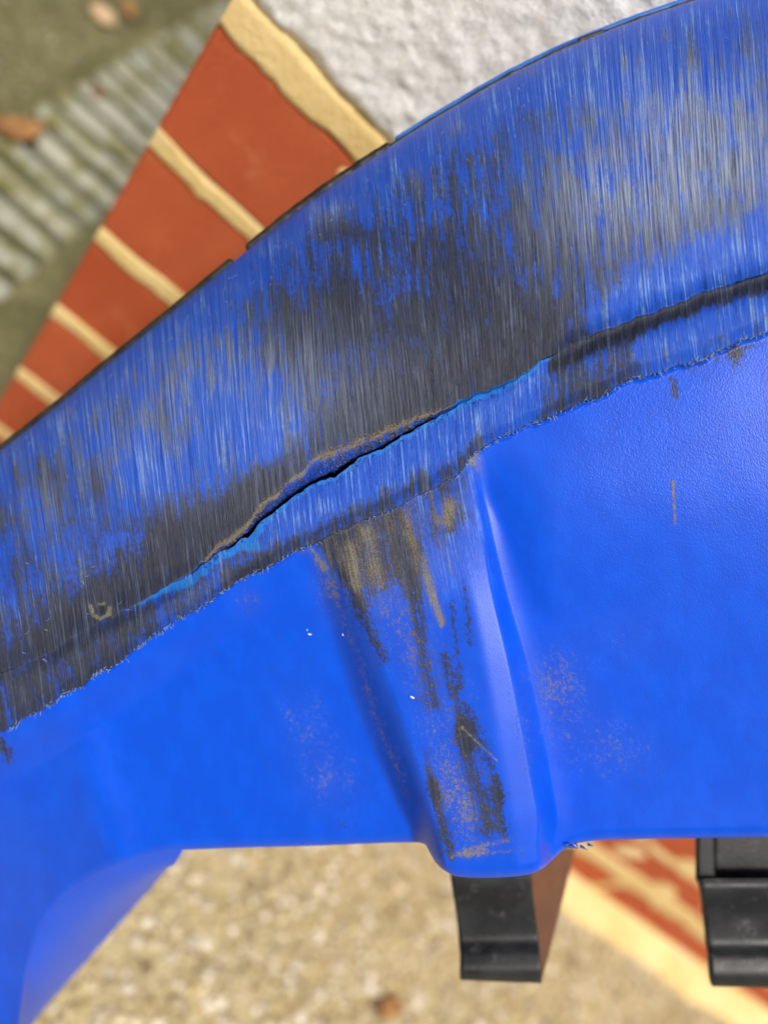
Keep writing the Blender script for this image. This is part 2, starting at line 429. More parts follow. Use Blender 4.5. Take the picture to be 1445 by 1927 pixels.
# ------------------------------------------------------------------ drain
drain = empty('drain_grate', (-.14, .5, .004), 'mossy ribbed metal drain grate in the ground past the brick corner', 'drain')
def box_between(name, x0, x1, y0, y1, z0, z1, mat, bev=.0015):
    me = box_mesh(name, x1 - x0, y1 - y0, z1 - z0, bev, mat)
    o = bpy.data.objects.new(name, me); col.objects.link(o); o.location = ((x0 + x1) / 2, (y0 + y1) / 2, (z0 + z1) / 2); return o
keep(box_between('channel_floor', -.205, -.068, .02, 1.35, .0045, .0075, MAT['dark'], 0), drain)
for x0, x1 in ((-.212, -.188), (-.0765, -.003)):
    keep(box_between('frame_rail', x0, x1, .02, 1.35, .0045, .0150, MAT['moss']), drain)
slat_me = box_mesh('slat', .1215, .0235, .013, .004, MAT['grate'])
for i in range(33):
    s = bpy.data.objects.new('slat', slat_me); col.objects.link(s)
    s.location = (-.1325, .040 + .0395 * i, .0135 + random.uniform(-.0008, .0008)); s.rotation_euler = (random.uniform(-.05, .05), 0, random.uniform(-.015, .015)); keep(s, drain)

# leaves and pebbles by the drain
def leaf(x, y, z, L, W, rz, label):
    n = 9; vs = []; fs = []
    for i in range(n):
        t = i / (n - 1); w = W * math.sin(math.pi * (t * .94 + .03)) ** .8
        for s in (-1, -.5, 0, .5, 1):
            vs.append(((t - .5) * L, s * w * (1 + .12 * math.sin(9 * t)), .010 * (t - .5) ** 2 * 4 + .35 * w * abs(s) ** 1.5 + .0008 * math.sin(12 * t + s)))
    for i in range(n - 1):
        for j in range(4):
            a = i * 5 + j; fs.append((a, a + 1, a + 6, a + 5))
    o = pydata('dry_leaf', vs, fs, MAT['leaf'], smooth=True)
    m = o.modifiers.new('thick', 'SOLIDIFY'); m.thickness = .0006
    o.location = (x, y, z); o.rotation_euler = (0, 0, rz); return tag(o, label, 'leaf')
leaf(-.182, .328, .0235, .058, .015, 1.1, 'curled brown dry leaf lying across the ribbed drain grate')
leaf(-.172, .470, .0225, .020, .006, .4, 'small reddish leaf scrap caught between slats of the drain grate')
def pebble(x, y, z, r, seed, label):
    bm = bmesh.new(); bmesh.ops.create_icosphere(bm, subdivisions=3, radius=1)
    rg = random.Random(seed); a, b, c = rg.uniform(1.1, 1.4), rg.uniform(.8, 1), rg.uniform(.55, .7)
    for v in bm.verts:
        k = 1 + .10 * math.sin(3 * v.co.x + seed) * math.cos(2.3 * v.co.y + 1)
        v.co = Vector((v.co.x * a * r * k, v.co.y * b * r * k, v.co.z * c * r * k))
    me = bpy.data.meshes.new('pebble'); bm.to_mesh(me); bm.free(); me.materials.append(MAT['pebble'])
    me.polygons.foreach_set('use_smooth', np.ones(len(me.polygons), dtype=bool))
    o = bpy.data.objects.new('pebble', me); col.objects.link(o); o.location = (x, y, z + r * c * .93); return tag(o, label, 'pebble')
pebble(-.247, .612, .004, .015, 3, 'peach pebble on the mossy ground beside the drain')
leaf(-.238, .660, .008, .038, .010, 2.2, 'brown leaf tucked behind the peach pebble on mossy ground')
leaf(.555, -.205, .006, .030, .008, .5, 'brown leaf lying on the sandy stone chips')

# ------------------------------------------------------------------ the blue shell
def curve(pts):
    p = np.array(pts, float); p = p[np.argsort(p[:, 0])]
    x, y = p[:, 0], p[:, 1]
    m = np.gradient(y, x)
    dx = np.diff(x); sl = np.diff(y) / dx          # monotone-ish cubic
    m[1:-1] = np.where(sl[:-1] * sl[1:] > 0, 2 * sl[:-1] * sl[1:] / (sl[:-1] + sl[1:] + 1e-12 * np.sign(sl[:-1] + sl[1:] + 1e-30)), 0)
    m[0], m[-1] = sl[0], sl[-1]
    def f(q):
        q = np.asarray(q, float); i = np.clip(np.searchsorted(x, q) - 1, 0, len(x) - 2)
        h = x[i + 1] - x[i]; t = (q - x[i]) / h
        t_ = np.clip(t, 0, 1)
        v = (2 * t_**3 - 3 * t_**2 + 1) * y[i] + (t_**3 - 2 * t_**2 + t_) * h * m[i] + (-2 * t_**3 + 3 * t_**2) * y[i + 1] + (t_**3 - t_**2) * h * m[i + 1]
        v = np.where(t < 0, y[0] + m[0] * (q - x[0]), v); return np.where(t > 1, y[-1] + m[-1] * (q - x[-1]), v)
    return f
Tf = curve([(-400, 1160), (-200, 995), (0, 848), (100, 770), (200, 687), (300, 606), (400, 524), (500, 442), (600, 366), (720, 284), (850, 203), (1000, 120), (1150, 55), (1300, 2), (1445, -42), (1700, -105), (2000, -160)])
Cf = curve([(-400, 1510), (-200, 1390), (0, 1270), (130, 1205), (230, 1150), (340, 1090), (400, 1052), (470, 1002), (540, 945), (640, 882), (700, 850), (770, 815), (840, 775), (900, 742), (960, 722), (1040, 668), (1110, 632), (1200, 600), (1300, 560), (1445, 510), (1700, 430), (2000, 340)])
Bf = curve([(-400, 1600), (-200, 1490), (0, 1378), (100, 1322), (200, 1258), (280, 1203), (400, 1127), (480, 1077), (570, 1030), (640, 1000), (760, 945), (860, 892), (905, 842), (1000, 797), (1100, 757), (1200, 711), (1300, 682), (1445, 618), (1700, 520), (2000, 400)])
Pf = curve([(2000, 1560), (1445, 1576), (1150, 1581), (1095, 1586), (1072, 1593), (1055, 1604), (1040, 1618), (1022, 1634), (1000, 1645), (960, 1651), (900, 1653), (860, 1650), (838, 1640), (820, 1624), (808, 1604), (800, 1590), (785, 1586), (600, 1592), (400, 1598), (340, 1601), (290, 1608), (220, 1631), (160, 1660), (110, 1702), (75, 1750), (56, 1800), (46, 1850), (36, 1930), (22, 2060), (0, 2300), (-30, 2380), (-400, 2420)])
# rib outline (as functions of y)
Lfoot = curve([(950, 535), (1030, 560), (1100, 592), (1200, 622), (1300, 652), (1400, 692), (1500, 736), (1600, 784), (1700, 800)])
Lcrest = curve([(950, 590), (1030, 640), (1100, 668), (1200, 705), (1300, 742), (1400, 778), (1500, 806), (1600, 836), (1700, 850)])
Rcrest = curve([(840, 850), (900, 856), (1000, 862), (1100, 872), (1264, 898), (1464, 932), (1589, 955), (1700, 970)])
Rfoot = curve([(840, 912), (900, 925), (1000, 955), (1100, 985), (1264, 1040), (1464, 1085), (1540, 1095), (1600, 1080), (1700, 1080)])

xcols = np.unique(np.concatenate([np.arange(-400, -40, 8.), np.arange(-40, 130, 2.), np.arange(130, 780, 3.), np.arange(780, 860, 1.5), np.arange(860, 1000, 3.), np.arange(1000, 1110, 1.5), np.arange(1110, 1480, 3.), np.arange(1480, 2001, 10.)]))
NCOL = len(xcols)
def rag(seed, s1, a1, s2, a2):
    return a1 * (vnoise(xcols / s1, xcols * 0 + seed, seed, 2) - .5) * 2 + a2 * (vnoise(xcols / s2, xcols * 0 + seed + 5, seed + 7, 1) - .5) * 2
yT, yP = Tf(xcols), Pf(xcols)
yC = Cf(xcols) + rag(3, 40, 5, 9, 2.6)
yB = Bf(xcols) + rag(5, 26, 6, 8, 1.6)
# how far the seam has opened along its length (px)
gape = np.interp(xcols, [-400, 330, 400, 440, 480, 520, 560, 620, 700, 770, 830, 900, 960, 1020, 2000], [0, 0, 10, 18, 26, 32, 38, 44, 38, 24, 12, 6, 4, 0, 0])
gape = gape * (.72 + .56 * vnoise(xcols / 33, xcols * 0 + 2, 150, 3))
yCu = yC - gape                      # upper lip of the seam
RB, RL, RG, RS, RP = 210, 14, 5, 44, 250
rows_y = []; rows_w = []; sec = []
def depth0(px, py):
    d = .236 - .018e-3 * (px - 900) + .008e-3 * (py - 800)
    d = d + .022 * sstep(110, -260, px) * sstep(1100, 1750, py) + .018 * sstep(1500, 1900, py) * sstep(300, 60, px)
    return d + .03 * sstep(1400, 2300, py) * sstep(200, 0, px)
mm = .001
lipw = -2.5
for i in range(RB):                  # worn roll between the rim and the seam
    t = 1 - i / (RB - 1)             # 1 at rim
    tt = 1 - (1 - t) ** 1.0
    fr = math.sin(tt * math.pi / 2) if False else tt
    # denser rows near the rim
    fr = 1 - (1 - fr) ** 1.35
    y = yCu + (yT - yCu) * fr
    th = fr
    prof = 34 * ((max(0, 1 - th ** 2.3)) ** (1 / 1.75) - 1) + 3.5 * math.sin(min(1, th / .35) * math.pi / 2) 
    w = np.full(NCOL, prof)
    rows_y.append(y); rows_w.append(w); sec.append(0)
for i in range(1, RL + 1):           # lip rolling into the seam
    t = i / RL
    y = yCu + (yC - 4 - yCu) * t
    rows_y.append(np.where(gape > 0, y, yC - 1 + t * .4)); rows_w.append(-(gape / 36) * (5.5 * t ** 1.6)); sec.append(1)
hole = np.interp(xcols, [455, 466, 478, 486, 575, 600, 630, 652, 668, 700], [0, 1.0, 1.0, 0, 0, .5, .85, .75, 0, 0])
for i in range(1, RG + 1):           # throat of the seam
    t = i / RG
    y = yC - 4 + (4 + hole * 7) * t
    dip = math.sin(t * math.pi)
    rows_y.append(np.where(gape > 0, y, yC - .6 + .3 * t)); rows_w.append(-(gape / 36) * 5.5 * (1 - t) - dip * (7 * np.clip((gape - 11) / 14, 0, 1) + 16 * hole)); sec.append(2)
yS0 = yC + hole * 7 + 1
for i in range(RS):                  # lower strip of the seam
    t = i / (RS - 1)
    y = yS0 + (yB - yS0) * t
    rows_y.append(y); rows_w.append(np.full(NCOL, -1.2 * sstep(.75, 1, t) + .9 * math.sin(t * math.pi))); sec.append(3)
for i in range(1, RP + 1):           # panel
    t = i / RP
    y = yB + (yP - yB) * t
    rows_y.append(y); rows_w.append(np.zeros(NCOL)); sec.append(4)
PY = np.array(rows_y); W = np.array(rows_w); SEC = np.array(sec)[:, None] * np.ones((1, NCOL))
PX = np.repeat(xcols[None], len(PY), 0)
# dents along the right hand part of the seam: shallow valley
dC = PY - yC[None]
W -= 3.2 * np.exp(-((dC - 8) / 22.) ** 2) * sstep(1000, 1110, PX)
W -= 1.4 * np.exp(-((dC - 0) / 20.) ** 2) * sstep(420, 330, PX) * sstep(-50, 200, PX)
W += 1.2 * np.exp(-((dC - 12) / 22.) ** 2) * np.exp(-((PX - 950) / 70.) ** 2)
# panel recess and rib
pan = (SEC == 4)
dB = PY - yB[None]
S = lambda a, b, x: sstep(0, 1, (x - a) / (b - a))
ribL = S(Lfoot(PY), Lcrest(PY), PX)
rec = 1.3 * sstep(0, 10, dB) + (3.2 + 11 * sstep(880, 1560, PY)) * sstep(0, 1, (PY - Bf(PX)) / (110 + 320 * sstep(900, 1050, PX)))
uR = (PX - Rcrest(PY)) / (Rfoot(PY) - Rcrest(PY)); wR = (Rfoot(PY) - Rcrest(PY)) * .165
_u = np.linspace(0, 1, 400); _s = sstep(0, .22, _u) * (1 - sstep(.72, 1, _u)); _c = np.cumsum(_s); _c /= _c[-1]
lin = np.interp(uR, _u, _c)
gent = np.minimum(.165 * wR, .45 * rec)
dropR = (gent * lin + (rec - gent) * sstep(.42, .70, uR)) / np.maximum(rec, 1e-6)
rib = ribL * (1 - np.clip(dropR, 0, 1))
W = np.where(pan, W - 1.2 - rec * (1 - rib) + .8 * rib * sstep(0, 40, dB), W)
# softly dished panels, bend of the next rib on the left
W = np.where(pan, W + 2.6 * np.exp(-((PX - (150 + (PY - 1400) * .30)) / 52.) ** 2) * sstep(1290, 1400, PY) , W)
W = np.where(pan, W - 9 * sstep(170, -60, PX) * sstep(1380, 1560, PY) * 0, W)
W = np.where(pan, W + .7 * (vnoise(PX / 210, PY / 210, 31, 2) - .5), W)
# rolled lower edge
dP = np.clip(yP[None] - PY, 0, 40)
W = np.where(pan, W - 4.0 * (1 - np.sqrt(np.clip(1 - (1 - np.clip(dP / 22., 0, 1)) ** 2, 0, 1))), W)
# wear waviness on the band
band = (SEC == 0)
W = np.where(band, W + .8 * (vnoise(PX / 120, PY / 200, 41, 2) - .5) + .35 * (vnoise(PX / 20, PY / 160, 43, 2) - .5), W)
W = np.where(SEC == 3, W + .35 * (vnoise(PX / 14, PY / 90, 44, 2) - .5), W)
DEP = depth0(PX, PY) - W * mm
V = P(PX, PY, DEP)

# ---- wear masks and painted sheen
def blob(cx, cy, rx, ry, a, lean=.1):
    x = PX - cx - lean * (PY - cy)
    return a * np.exp(-((x / rx) ** 2 + ((PY - cy) / ry) ** 2))
def stroke(pts, wid, a):
    p = np.array(pts, float); best = np.full(PX.shape, 1e9)
    for (x0, y0), (x1, y1) in zip(p[:-1], p[1:]):
        vx, vy = x1 - x0, y1 - y0; L2 = vx * vx + vy * vy
        t = np.clip(((PX - x0) * vx + (PY - y0) * vy) / L2, 0, 1)
        best = np.minimum(best, (PX - x0 - t * vx) ** 2 + (PY - y0 - t * vy) ** 2)
    return a * np.exp(-best / wid ** 2)
fr = np.clip((yCu[None] - PY) / (yCu - yT)[None], 0, 1)
upper = SEC <= 1
dark = np.where(upper, .40, 0.)
for b in [(890, 600, 190, 150, .36), (1010, 640, 110, 70, .26), (760, 640, 110, 90, .18), (560, 640, 70, 95, .42), (650, 575, 45, 80, .35), (1130, 430, 230, 120, .28),
          (1390, 330, 90, 130, .22), (650, 440, 90, 26, .22), (90, 1260, 160, 90, .30), (200, 1170, 110, 90, .38), (330, 1010, 60, 90, .45), (90, 895, 50, 45, .22),
          (320, 785, 26, 60, .28), (40, 1060, 60, 90, .12), (480, 950, 90, 60, .35), (420, 690, 70, 70, .06), (830, 470, 60, 60, .12),
          (1280, 250, 60, 100, .12), (700, 760, 90, 60, .25), (140, 960, 40, 60, .2), (180, 900, 30, 50, .15), (210, 1050, 40, 80, .15),
          (560, 840, 90, 60, -.22), (480, 790, 60, 90, -.18), (740, 520, 60, 60, -.10), (1060, 150, 250, 45, -.25), (280, 890, 50, 60, -.25), (400, 760, 60, 50, -.12), (170, 1010, 60, 120, -.10),
          (380, 880, 60, 90, -.15), (1250, 480, 50, 60, .10)]:
    dark = dark + np.where(upper, blob(*b), 0)
along = np.interp(PX, [-400, 150, 250, 420, 900, 1000, 1060, 1200, 2000], [0.1, .2, .45, .48, .42, .36, .05, -.3, -.3])
dark = dark + np.where(upper, along * np.exp(-((dC + gape[None] + 30) / 55.) ** 2), 0)
dark = dark + np.where(upper, -.35 * np.exp(-((dC + 55) / 55.) ** 2) * sstep(1040, 1300, PX), 0)
dark = np.where(upper, dark - .32 * sstep(.80, 1.0, fr), dark)
dark = np.where((SEC == 1), dark * .25 + .36, dark)
ts = np.clip((PY - yS0[None]) / (yB - yS0)[None], 0, 1)
sd = np.interp(PX, [-400, 0, 200, 300, 480, 560, 900, 1010, 1060, 1180, 1230, 2000], [.6, .62, .62, .6, .42, .12, .08, .2, .55, .5, .15, .2])
sd = sd + np.interp(PX, [-400, 380, 480, 900, 940, 2000], [0, .0, .5, .5, .2, 0]) * sstep(.45, .9, ts) - .35 * (1 - sstep(0, .35, ts)) * sstep(160, 260, PX) * sstep(560, 480, PX)
sd = sd + np.where(PX > 1180, 1.0 * np.exp(-((dC - 12 - 14 * (vnoise(PX / 34, PX * 0, 160, 3) - .5)) / 19.) ** 2), 0) + np.where((PX > 1030) & (PX < 1185), .75 * np.exp(-((dC - 14) / 15.) ** 2), 0)
dark = np.where(SEC == 3, sd, dark)
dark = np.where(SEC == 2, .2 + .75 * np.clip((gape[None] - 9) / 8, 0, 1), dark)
shut = (gape < 2)[None] & ((SEC == 1) | (SEC == 2))
ib, is_ = RB - 1, RB + RL + RG
dark = np.where(shut, .5 * (dark[ib] + dark[is_])[None] + .12 * sstep(1010, 1060, PX), dark)
# on the far left the dark rubbing runs straight across the closed seam
lf = sstep(330, 200, PX)
dark = np.where(SEC == 3, dark * (1 - .4 * lf) + lf * .4 * dark[ib][None], dark)
# rib and panel scuffs
ribtop = rib * sstep(1230, 940, PY + .35 * (PX - 740))
pd = np.zeros_like(PX)
for pts, w_, a_ in [([(620, 1010), (655, 1085), (690, 1170), (722, 1240)], 11, .62), ([(765, 1040), (785, 1150), (800, 1250), (815, 1330)], 13, .66), ([(850, 1130), (862, 1240), (868, 1290)], 6, .5),
                    ([(835, 1240), (858, 1330), (880, 1400)], 9, .62), ([(868, 1380), (890, 1470), (912, 1560)], 15, .66), ([(815, 1480), (835, 1560), (850, 1610)], 9, .7),
                    ([(930, 1490), (952, 1570)], 10, .55), ([(872, 1090), (884, 1210)], 5, .55), ([(880, 1330), (915, 1420), (945, 1500)], 7, .5), ([(800, 1420), (820, 1500)], 7, .45),
                    ([(640, 990), (690, 1040), (720, 1080)], 34, .62), ([(740, 960), (790, 1020)], 26, .45), ([(840, 910), (850, 980)], 18, .5),
                    ([(1268, 715), (1270, 745)], 5, .7), ([(1378, 640), (1388, 690)], 8, .55), ([(1300, 690), (1420, 650)], 8, .45), ([(0, 1395), (18, 1425)], 8, .7), ([(640, 1550), (650, 1552)], 7, .4)]:
    pd = pd + stroke(pts, w_ * 1.7, a_ * .70)
dark = np.where(pan, np.clip(pd * 1.3 + .20 * ribtop, 0, .9), dark)
dark = np.where(pan, np.maximum(dark, .65 * np.exp(-(dB / 5.) ** 2) * (vnoise(PX / 16, PY / 16, 90, 2))), dark)
scr = np.where(SEC <= 3, 1.0, 0.0)
scr = np.where((SEC == 1) & ~shut, .15, scr)
scr = np.where(upper & (SEC == 0), 1 - .55 * sstep(.90, 1.0, fr) , scr)
scr = np.where(pan, np.clip(ribtop, 0, .85), scr)
dirt = np.zeros_like(PX)
for b in [(1045, 1275, 55, 60, .34), (1075, 1370, 90, 80, .24), (1180, 1200, 90, 50, .14), (1180, 1420, 70, 50, .2), (600, 1440, 60, 90, .20), (560, 1330, 60, 80, .12), (650, 1480, 60, 60, .12),
          (850, 1300, 70, 110, .12), (860, 1500, 70, 90, .26), (990, 1400, 16, 150, .18), (740, 1200, 90, 100, .08), (470, 1130, 26, 30, .30), (610, 1110, 26, 70, .26), (1330, 715, 10, 10, .3), (780, 330, 22, 40, .38), (600, 420, 70, 30, .3), (430, 545, 50, 22, .28), (660, 380, 60, 26, .3), (300, 660, 50, 22, .24), (1180, 60, 80, 20, .26), (850, 240, 60, 30, .22), (560, 470, 40, 30, .2),
          (1255, 70, 20, 14, .36), (985, 135, 60, 14, .34), (130, 775, 14, 22, .36), (240, 720, 40, 30, .2), (900, 880, 14, 30, .35), (880, 250, 70, 40, .14), (1100, 100, 120, 30, .12)]:
    dirt = dirt + blob(*b)
dirt = dirt + np.where(pan, stroke([(730, 1080), (800, 1270), (885, 1560)], 60, .17) + stroke([(690, 1060), (760, 1200)], 45, .12) + stroke([(885, 870), (898, 848)], 8, .5) + stroke([(625, 1100), (660, 1200), (700, 1330), (740, 1430), (765, 1500)], 12, .30) + stroke([(560, 1035), (585, 1035), (610, 1070)], 9, .42) + stroke([(1266, 905), (1270, 985)], 3.4, .8) + stroke([(870, 1370), (935, 1432)], 3, .45) + stroke([(850, 1612), (960, 1580)], 8, .34) + stroke([(880, 1610), (980, 1600)], 6, .3) + stroke([(170, 1380), (60, 1440)], 3, .1), 0)
# grey crescent chip on the left part of the roll
dirt = dirt + stroke([(170, 1140), (176, 1158), (190, 1166), (204, 1156), (206, 1146)], 5, .8) * upper + stroke([(186, 1138), (196, 1136)], 4, .7) * upper
gl = (gape[None] / 36)
lipd = np.interp(PX, [370, 420, 480, 560, 640, 700, 760, 820, 900], [.1, .75, .5, .42, .42, .5, .6, .3, 0])
lipn = .35 + 1.1 * vnoise(PX / 13 + PY / 40, PY / 11, 130, 3)
dirt = dirt + np.where(SEC == 1, lipn * 1.1 * (lipd + .15 * (lipd > .05)) * (.55 + .55 * np.sin(np.clip((PY - yCu[None]) / np.maximum(gape[None], 1), 0, 1) * 5 + 1.2)), 0)
dirt = dirt + np.where(SEC == 0, lipd * .8 * np.exp(-((PY - yCu[None]) / 9.) ** 2), 0)
sdirt = np.where(pan, ribtop * .27 + stroke([(690, 1000), (715, 1100)], 14, .34) + stroke([(765, 960), (800, 1100), (830, 1175)], 10, .40) + stroke([(800, 1050), (832, 1170)], 7, .4) + stroke([(660, 1040), (672, 1100)], 22, .30) + stroke([(845, 950), (838, 980)], 16, .5) + stroke([(830, 1020), (850, 1080)], 8, .3), 0)
stress = np.where(SEC == 3, (.25 + .85 * vnoise(PX / 30, PY / 30, 131, 2)) * np.exp(-((PY - yS0[None]) / 12.) ** 2) * sstep(200, 300, PX) * sstep(1090, 1000, PX) + blob(480, 1030, 34, 22, .5), 0)
stress = stress + np.where(SEC == 3, .75 * vnoise(PX / 26, PY / 9, 120, 2) * np.exp(-((PY - yS0[None] - 14) / 14.) ** 2) * sstep(300, 360, PX) * sstep(560, 500, PX), 0)
stress = stress + np.where(SEC == 0, .5 * np.exp(-((PY - yCu[None]) / 7.) ** 2) * (sstep(880, 920, PX) * sstep(1080, 1000, PX) + sstep(200, 320, PX) * sstep(420, 380, PX)), 0)
stress = stress + np.where((SEC == 2) | (SEC == 1), .7 * sstep(800, 880, PX) * sstep(1060, 990, PX), 0)
stress = stress + np.where(pan, .42 * np.exp(-((dB - 2) / 5.) ** 2) * (vnoise(PX / 20, PY / 20, 95, 2)), 0)
grain = np.where(pan, .25 + .75 * sstep(950, 1150, PX) * sstep(1500, 700, PY), 0)
# direction of the scrape marks
lean = np.where(pan, .20, .085 + .05 * sstep(500, 0, PX))
FLX = (PX - lean * (PY - 900)) / 100. + .16 * (vnoise(PX / 260, PY / 420, 140, 1) - .5); FLY = PY / 100.
shell = empty('plastic_shell', tuple(P(500., 1750., .31)), 'scuffed blue moulded plastic shell with split seam, ribbed side and black brackets', 'plastic shell')
mask = np.ones((len(PY) - 1, NCOL - 1), bool)
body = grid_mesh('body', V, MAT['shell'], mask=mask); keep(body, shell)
me = body.data
def cattr(name, a, b, c):
    d = np.stack([np.clip(a, 0, 1), np.clip(b, 0, 1), np.clip(c, 0, 1), np.ones_like(a)], -1).astype(np.float32)
    at = me.color_attributes.new(name, 'FLOAT_COLOR', 'POINT'); at.data.foreach_set('color', d.reshape(-1))
cattr('masks', dark, scr, dirt); cattr('masks_b', stress, grain, sdirt)
sheen_wear = np.where(upper, blob(1330, 290, 230, 160, 1.1, -.25) + blob(1130, 380, 130, 110, .5, -.2) + blob(1240, 180, 160, 60, .3) + blob(420, 720, 260, 120, .55) + blob(250, 850, 160, 90, .4) + blob(80, 960, 60, 90, .3), 0)  # upper-right blobs paint sheen into the colour, left ones are pale scuffs
ab = me.attributes.new('sheen_scuff', 'FLOAT', 'POINT'); ab.data.foreach_set('value', np.clip(sheen_wear, 0, 1).reshape(-1).astype(np.float32))
at = me.attributes.new('flow', 'FLOAT_VECTOR', 'POINT')
at.data.foreach_set('vector', np.stack([FLX, FLY, np.where(pan, 3.3, 0)], -1).reshape(-1).astype(np.float32))

# inner return wall behind the lower edge, back of the roll
plain = NT('blue_plastic')
_g = plain.geo(); _n = plain.noise(_g, 25, 3)
MAT['blue'] = plain.fin(plain.mix(plain.ramp(_n, .3, .7), rgb(.0002, .070, .64), rgb(.0004, .082, .70)), .40, plain.bump(plain.noise(_g, 900, 2), .0001), .5)
edge_pt = V[-1]
T_ = np.linspace(0, 1, 14)
bx = np.where(xcols < 345, np.interp(xcols, [-400, 0, 22, 46, 110, 220, 345], [-420, 5, 52, 120, 215, 290, 345]), xcols)
by = np.where(xcols < 345, np.interp(bx, [-420, 5, 52, 345], [2500, 2010, 1935, 1602]), yP - 4)
bd = DEP[-1] + .055 + .02 * sstep(345, 100, xcols)
back = P(bx, by, bd)
hid = np.where(xcols < 345, 0.0, 1.0)[:, None]
back_far = np.where(hid > 0, edge_pt + .05 * FWD, back)
R_ = np.stack([edge_pt * (1 - t) + back_far * t - (1 - hid) * FWD * .012 * math.sin(t * math.pi) for t in T_], 0)
keep(grid_mesh('return_wall', R_, MAT['blue'], smooth=True), shell)
top = V[0]
R_ = np.stack([top + .045 * FWD * t + .004 * DOWN * t for t in T_], 0)
keep(grid_mesh('back_roll', R_, MAT['blue'], flip=True), shell)

# rim: black bead along the top silhouette, broken by a gap, and pale blue rim further on
def tube(pts, radii, nseg=8):
    pts = np.array(pts); n = len(pts); rings = []
    tang = np.gradient(pts, axis=0); tang /= np.linalg.norm(tang, axis=1)[:, None]
    for i in range(n):
        a = np.cross(tang[i], FWD); a /= np.linalg.norm(a); b = np.cross(tang[i], a)
        ang = np.linspace(0, 2 * math.pi, nseg + 1)
        rings.append(pts[i] + radii[i] * (np.cos(ang)[:, None] * a + np.sin(ang)[:, None] * b))
    return np.array(rings)
def bead(name, x0, x1, off, rad, mat, back=.034, wob=.1):
    xs = np.arange(x0, x1, 2.5); dl = off * (1 - 0)
    ys = Tf(xs); sl = np.gradient(ys, xs); nx, ny = sl / np.sqrt(1 + sl**2), -1 / np.sqrt(1 + sl**2)
    pts = P(xs + nx * off, ys + ny * off, depth0(xs, ys) + back)
    r = rad * (1 + wob * (vnoise(xs / 30, xs * 0, 12, 3) - .5) * 2)
    e = np.minimum(xs - x0, x1 - xs); r = r * np.clip(np.sqrt(np.clip(e / 6., 0.02, 1)), 0, 1)
    keep(grid_mesh(name, tube(pts, r), mat), shell)
bead('black_bead', -380, 441, 1.5, .0017, MAT['rubber'])
bead('black_bead', 464, 737, 1.5, .0019, MAT['rubber'], wob=.2)
bead('seam_line', 725, 1990, 0.5, .0008, MAT['rubber'], wob=.4)
bead('rim', 745, 1990, 3.5, .0013, MAT['rim'], back=.038)
bead('black_bead', 1085, 1140, 3.0, .0009, MAT['rubber'], wob=.3)

# burrs: curled slivers of scraped plastic along the seam and the lower scrape edge
def burrs(name, n, sampler, mat, lmin, lmax, wid):
    vs = []; fs = []
    for k in range(n):
        px, py, d, ang = sampler(k)
        o = P(np.array(px), np.array(py), np.array(d)); u = math.cos(ang) * RIGHT + math.sin(ang) * DOWN; v = -math.sin(ang) * RIGHT + math.cos(ang) * DOWN
        L = random.uniform(lmin, lmax); cur = random.uniform(-2.2, 2.2); up = random.uniform(.1, .6); w = wid * random.uniform(.5, 1.3)
        b0 = len(vs); m = 6; p = o.copy(); a = 0.
        for i in range(m):
            t = i / (m - 1); ww = w * (1 - .8 * t)
            dirv = math.cos(a) * u + math.sin(a) * v
            side = -math.sin(a) * u + math.cos(a) * v
            z = -FWD * (up * L * math.sin(t * 2.2))
            vs += [p + side * ww + z, p - side * ww + z, p + z - FWD * ww]
            p = p + dirv * L / m; a += cur / m
        for i in range(m - 1):
            for j in range(3):
                a0 = b0 + i * 3 + j; a1 = b0 + i * 3 + (j + 1) % 3
                fs.append((a0, a1, a1 + 3, a0 + 3))
    o = pydata(name, vs, fs, mat, smooth=True); tag(o, kind='stuff'); keep(o, shell)
def dsurf(px, py):
    j = int(np.argmin(np.abs(xcols - px))); i = int(np.argmin(np.abs(PY[:, j] - py))); return DEP[i, j]
def s_b(k):
    x = random.uniform(-30, 1440)
    if 600 < x < 860 and random.random() < .6: x = random.choice((random.uniform(-30, 560), random.uniform(890, 1440)))
    y = float(np.interp(x, xcols, yB)) + random.uniform(-3, 4)
    return x, y, dsurf(x, y) - .0003, random.uniform(-.9, 2.2)
burrs('burr', 420, s_b, MAT['burr'], .0006, .0019, .00016)
def s_c(k):
    x = random.uniform(350, 980); y = float(np.interp(x, xcols, yS0)) + random.uniform(-3, 9)
    return x, y, dsurf(x, y) - .0002, random.uniform(-.6, 2.4)
burrs('seam_burr', 90, s_c, MAT['rim'], .0006, .0018, .00020)
def s_t(k):
    x = random.uniform(0, 1400); y = float(Tf(x)) + abs(random.gauss(0, 60)) + 14
    return x, y, dsurf(x, y) - .0001, random.uniform(.8, 2.4)
burrs('fibre', 170, s_t, MAT['burr'], .0010, .0032, .00008)
def s_l(k):
    x = random.uniform(20, 240); y = random.uniform(1050, 1300)
    return x, y, dsurf(x, y) - .0002, random.uniform(-.5, .4)
burrs('curl', 14, s_l, MAT['burr'], .0015, .0030, .00018)
# torn nick on the lower edge beside the rib
burrs('torn_nick', 9, lambda k: (random.uniform(1050, 1112), 1590 + random.uniform(-4, 5) , dsurf(1085, 1585) - .0005, random.uniform(-.4, .8)), MAT['rim'], .002, .004, .0006)
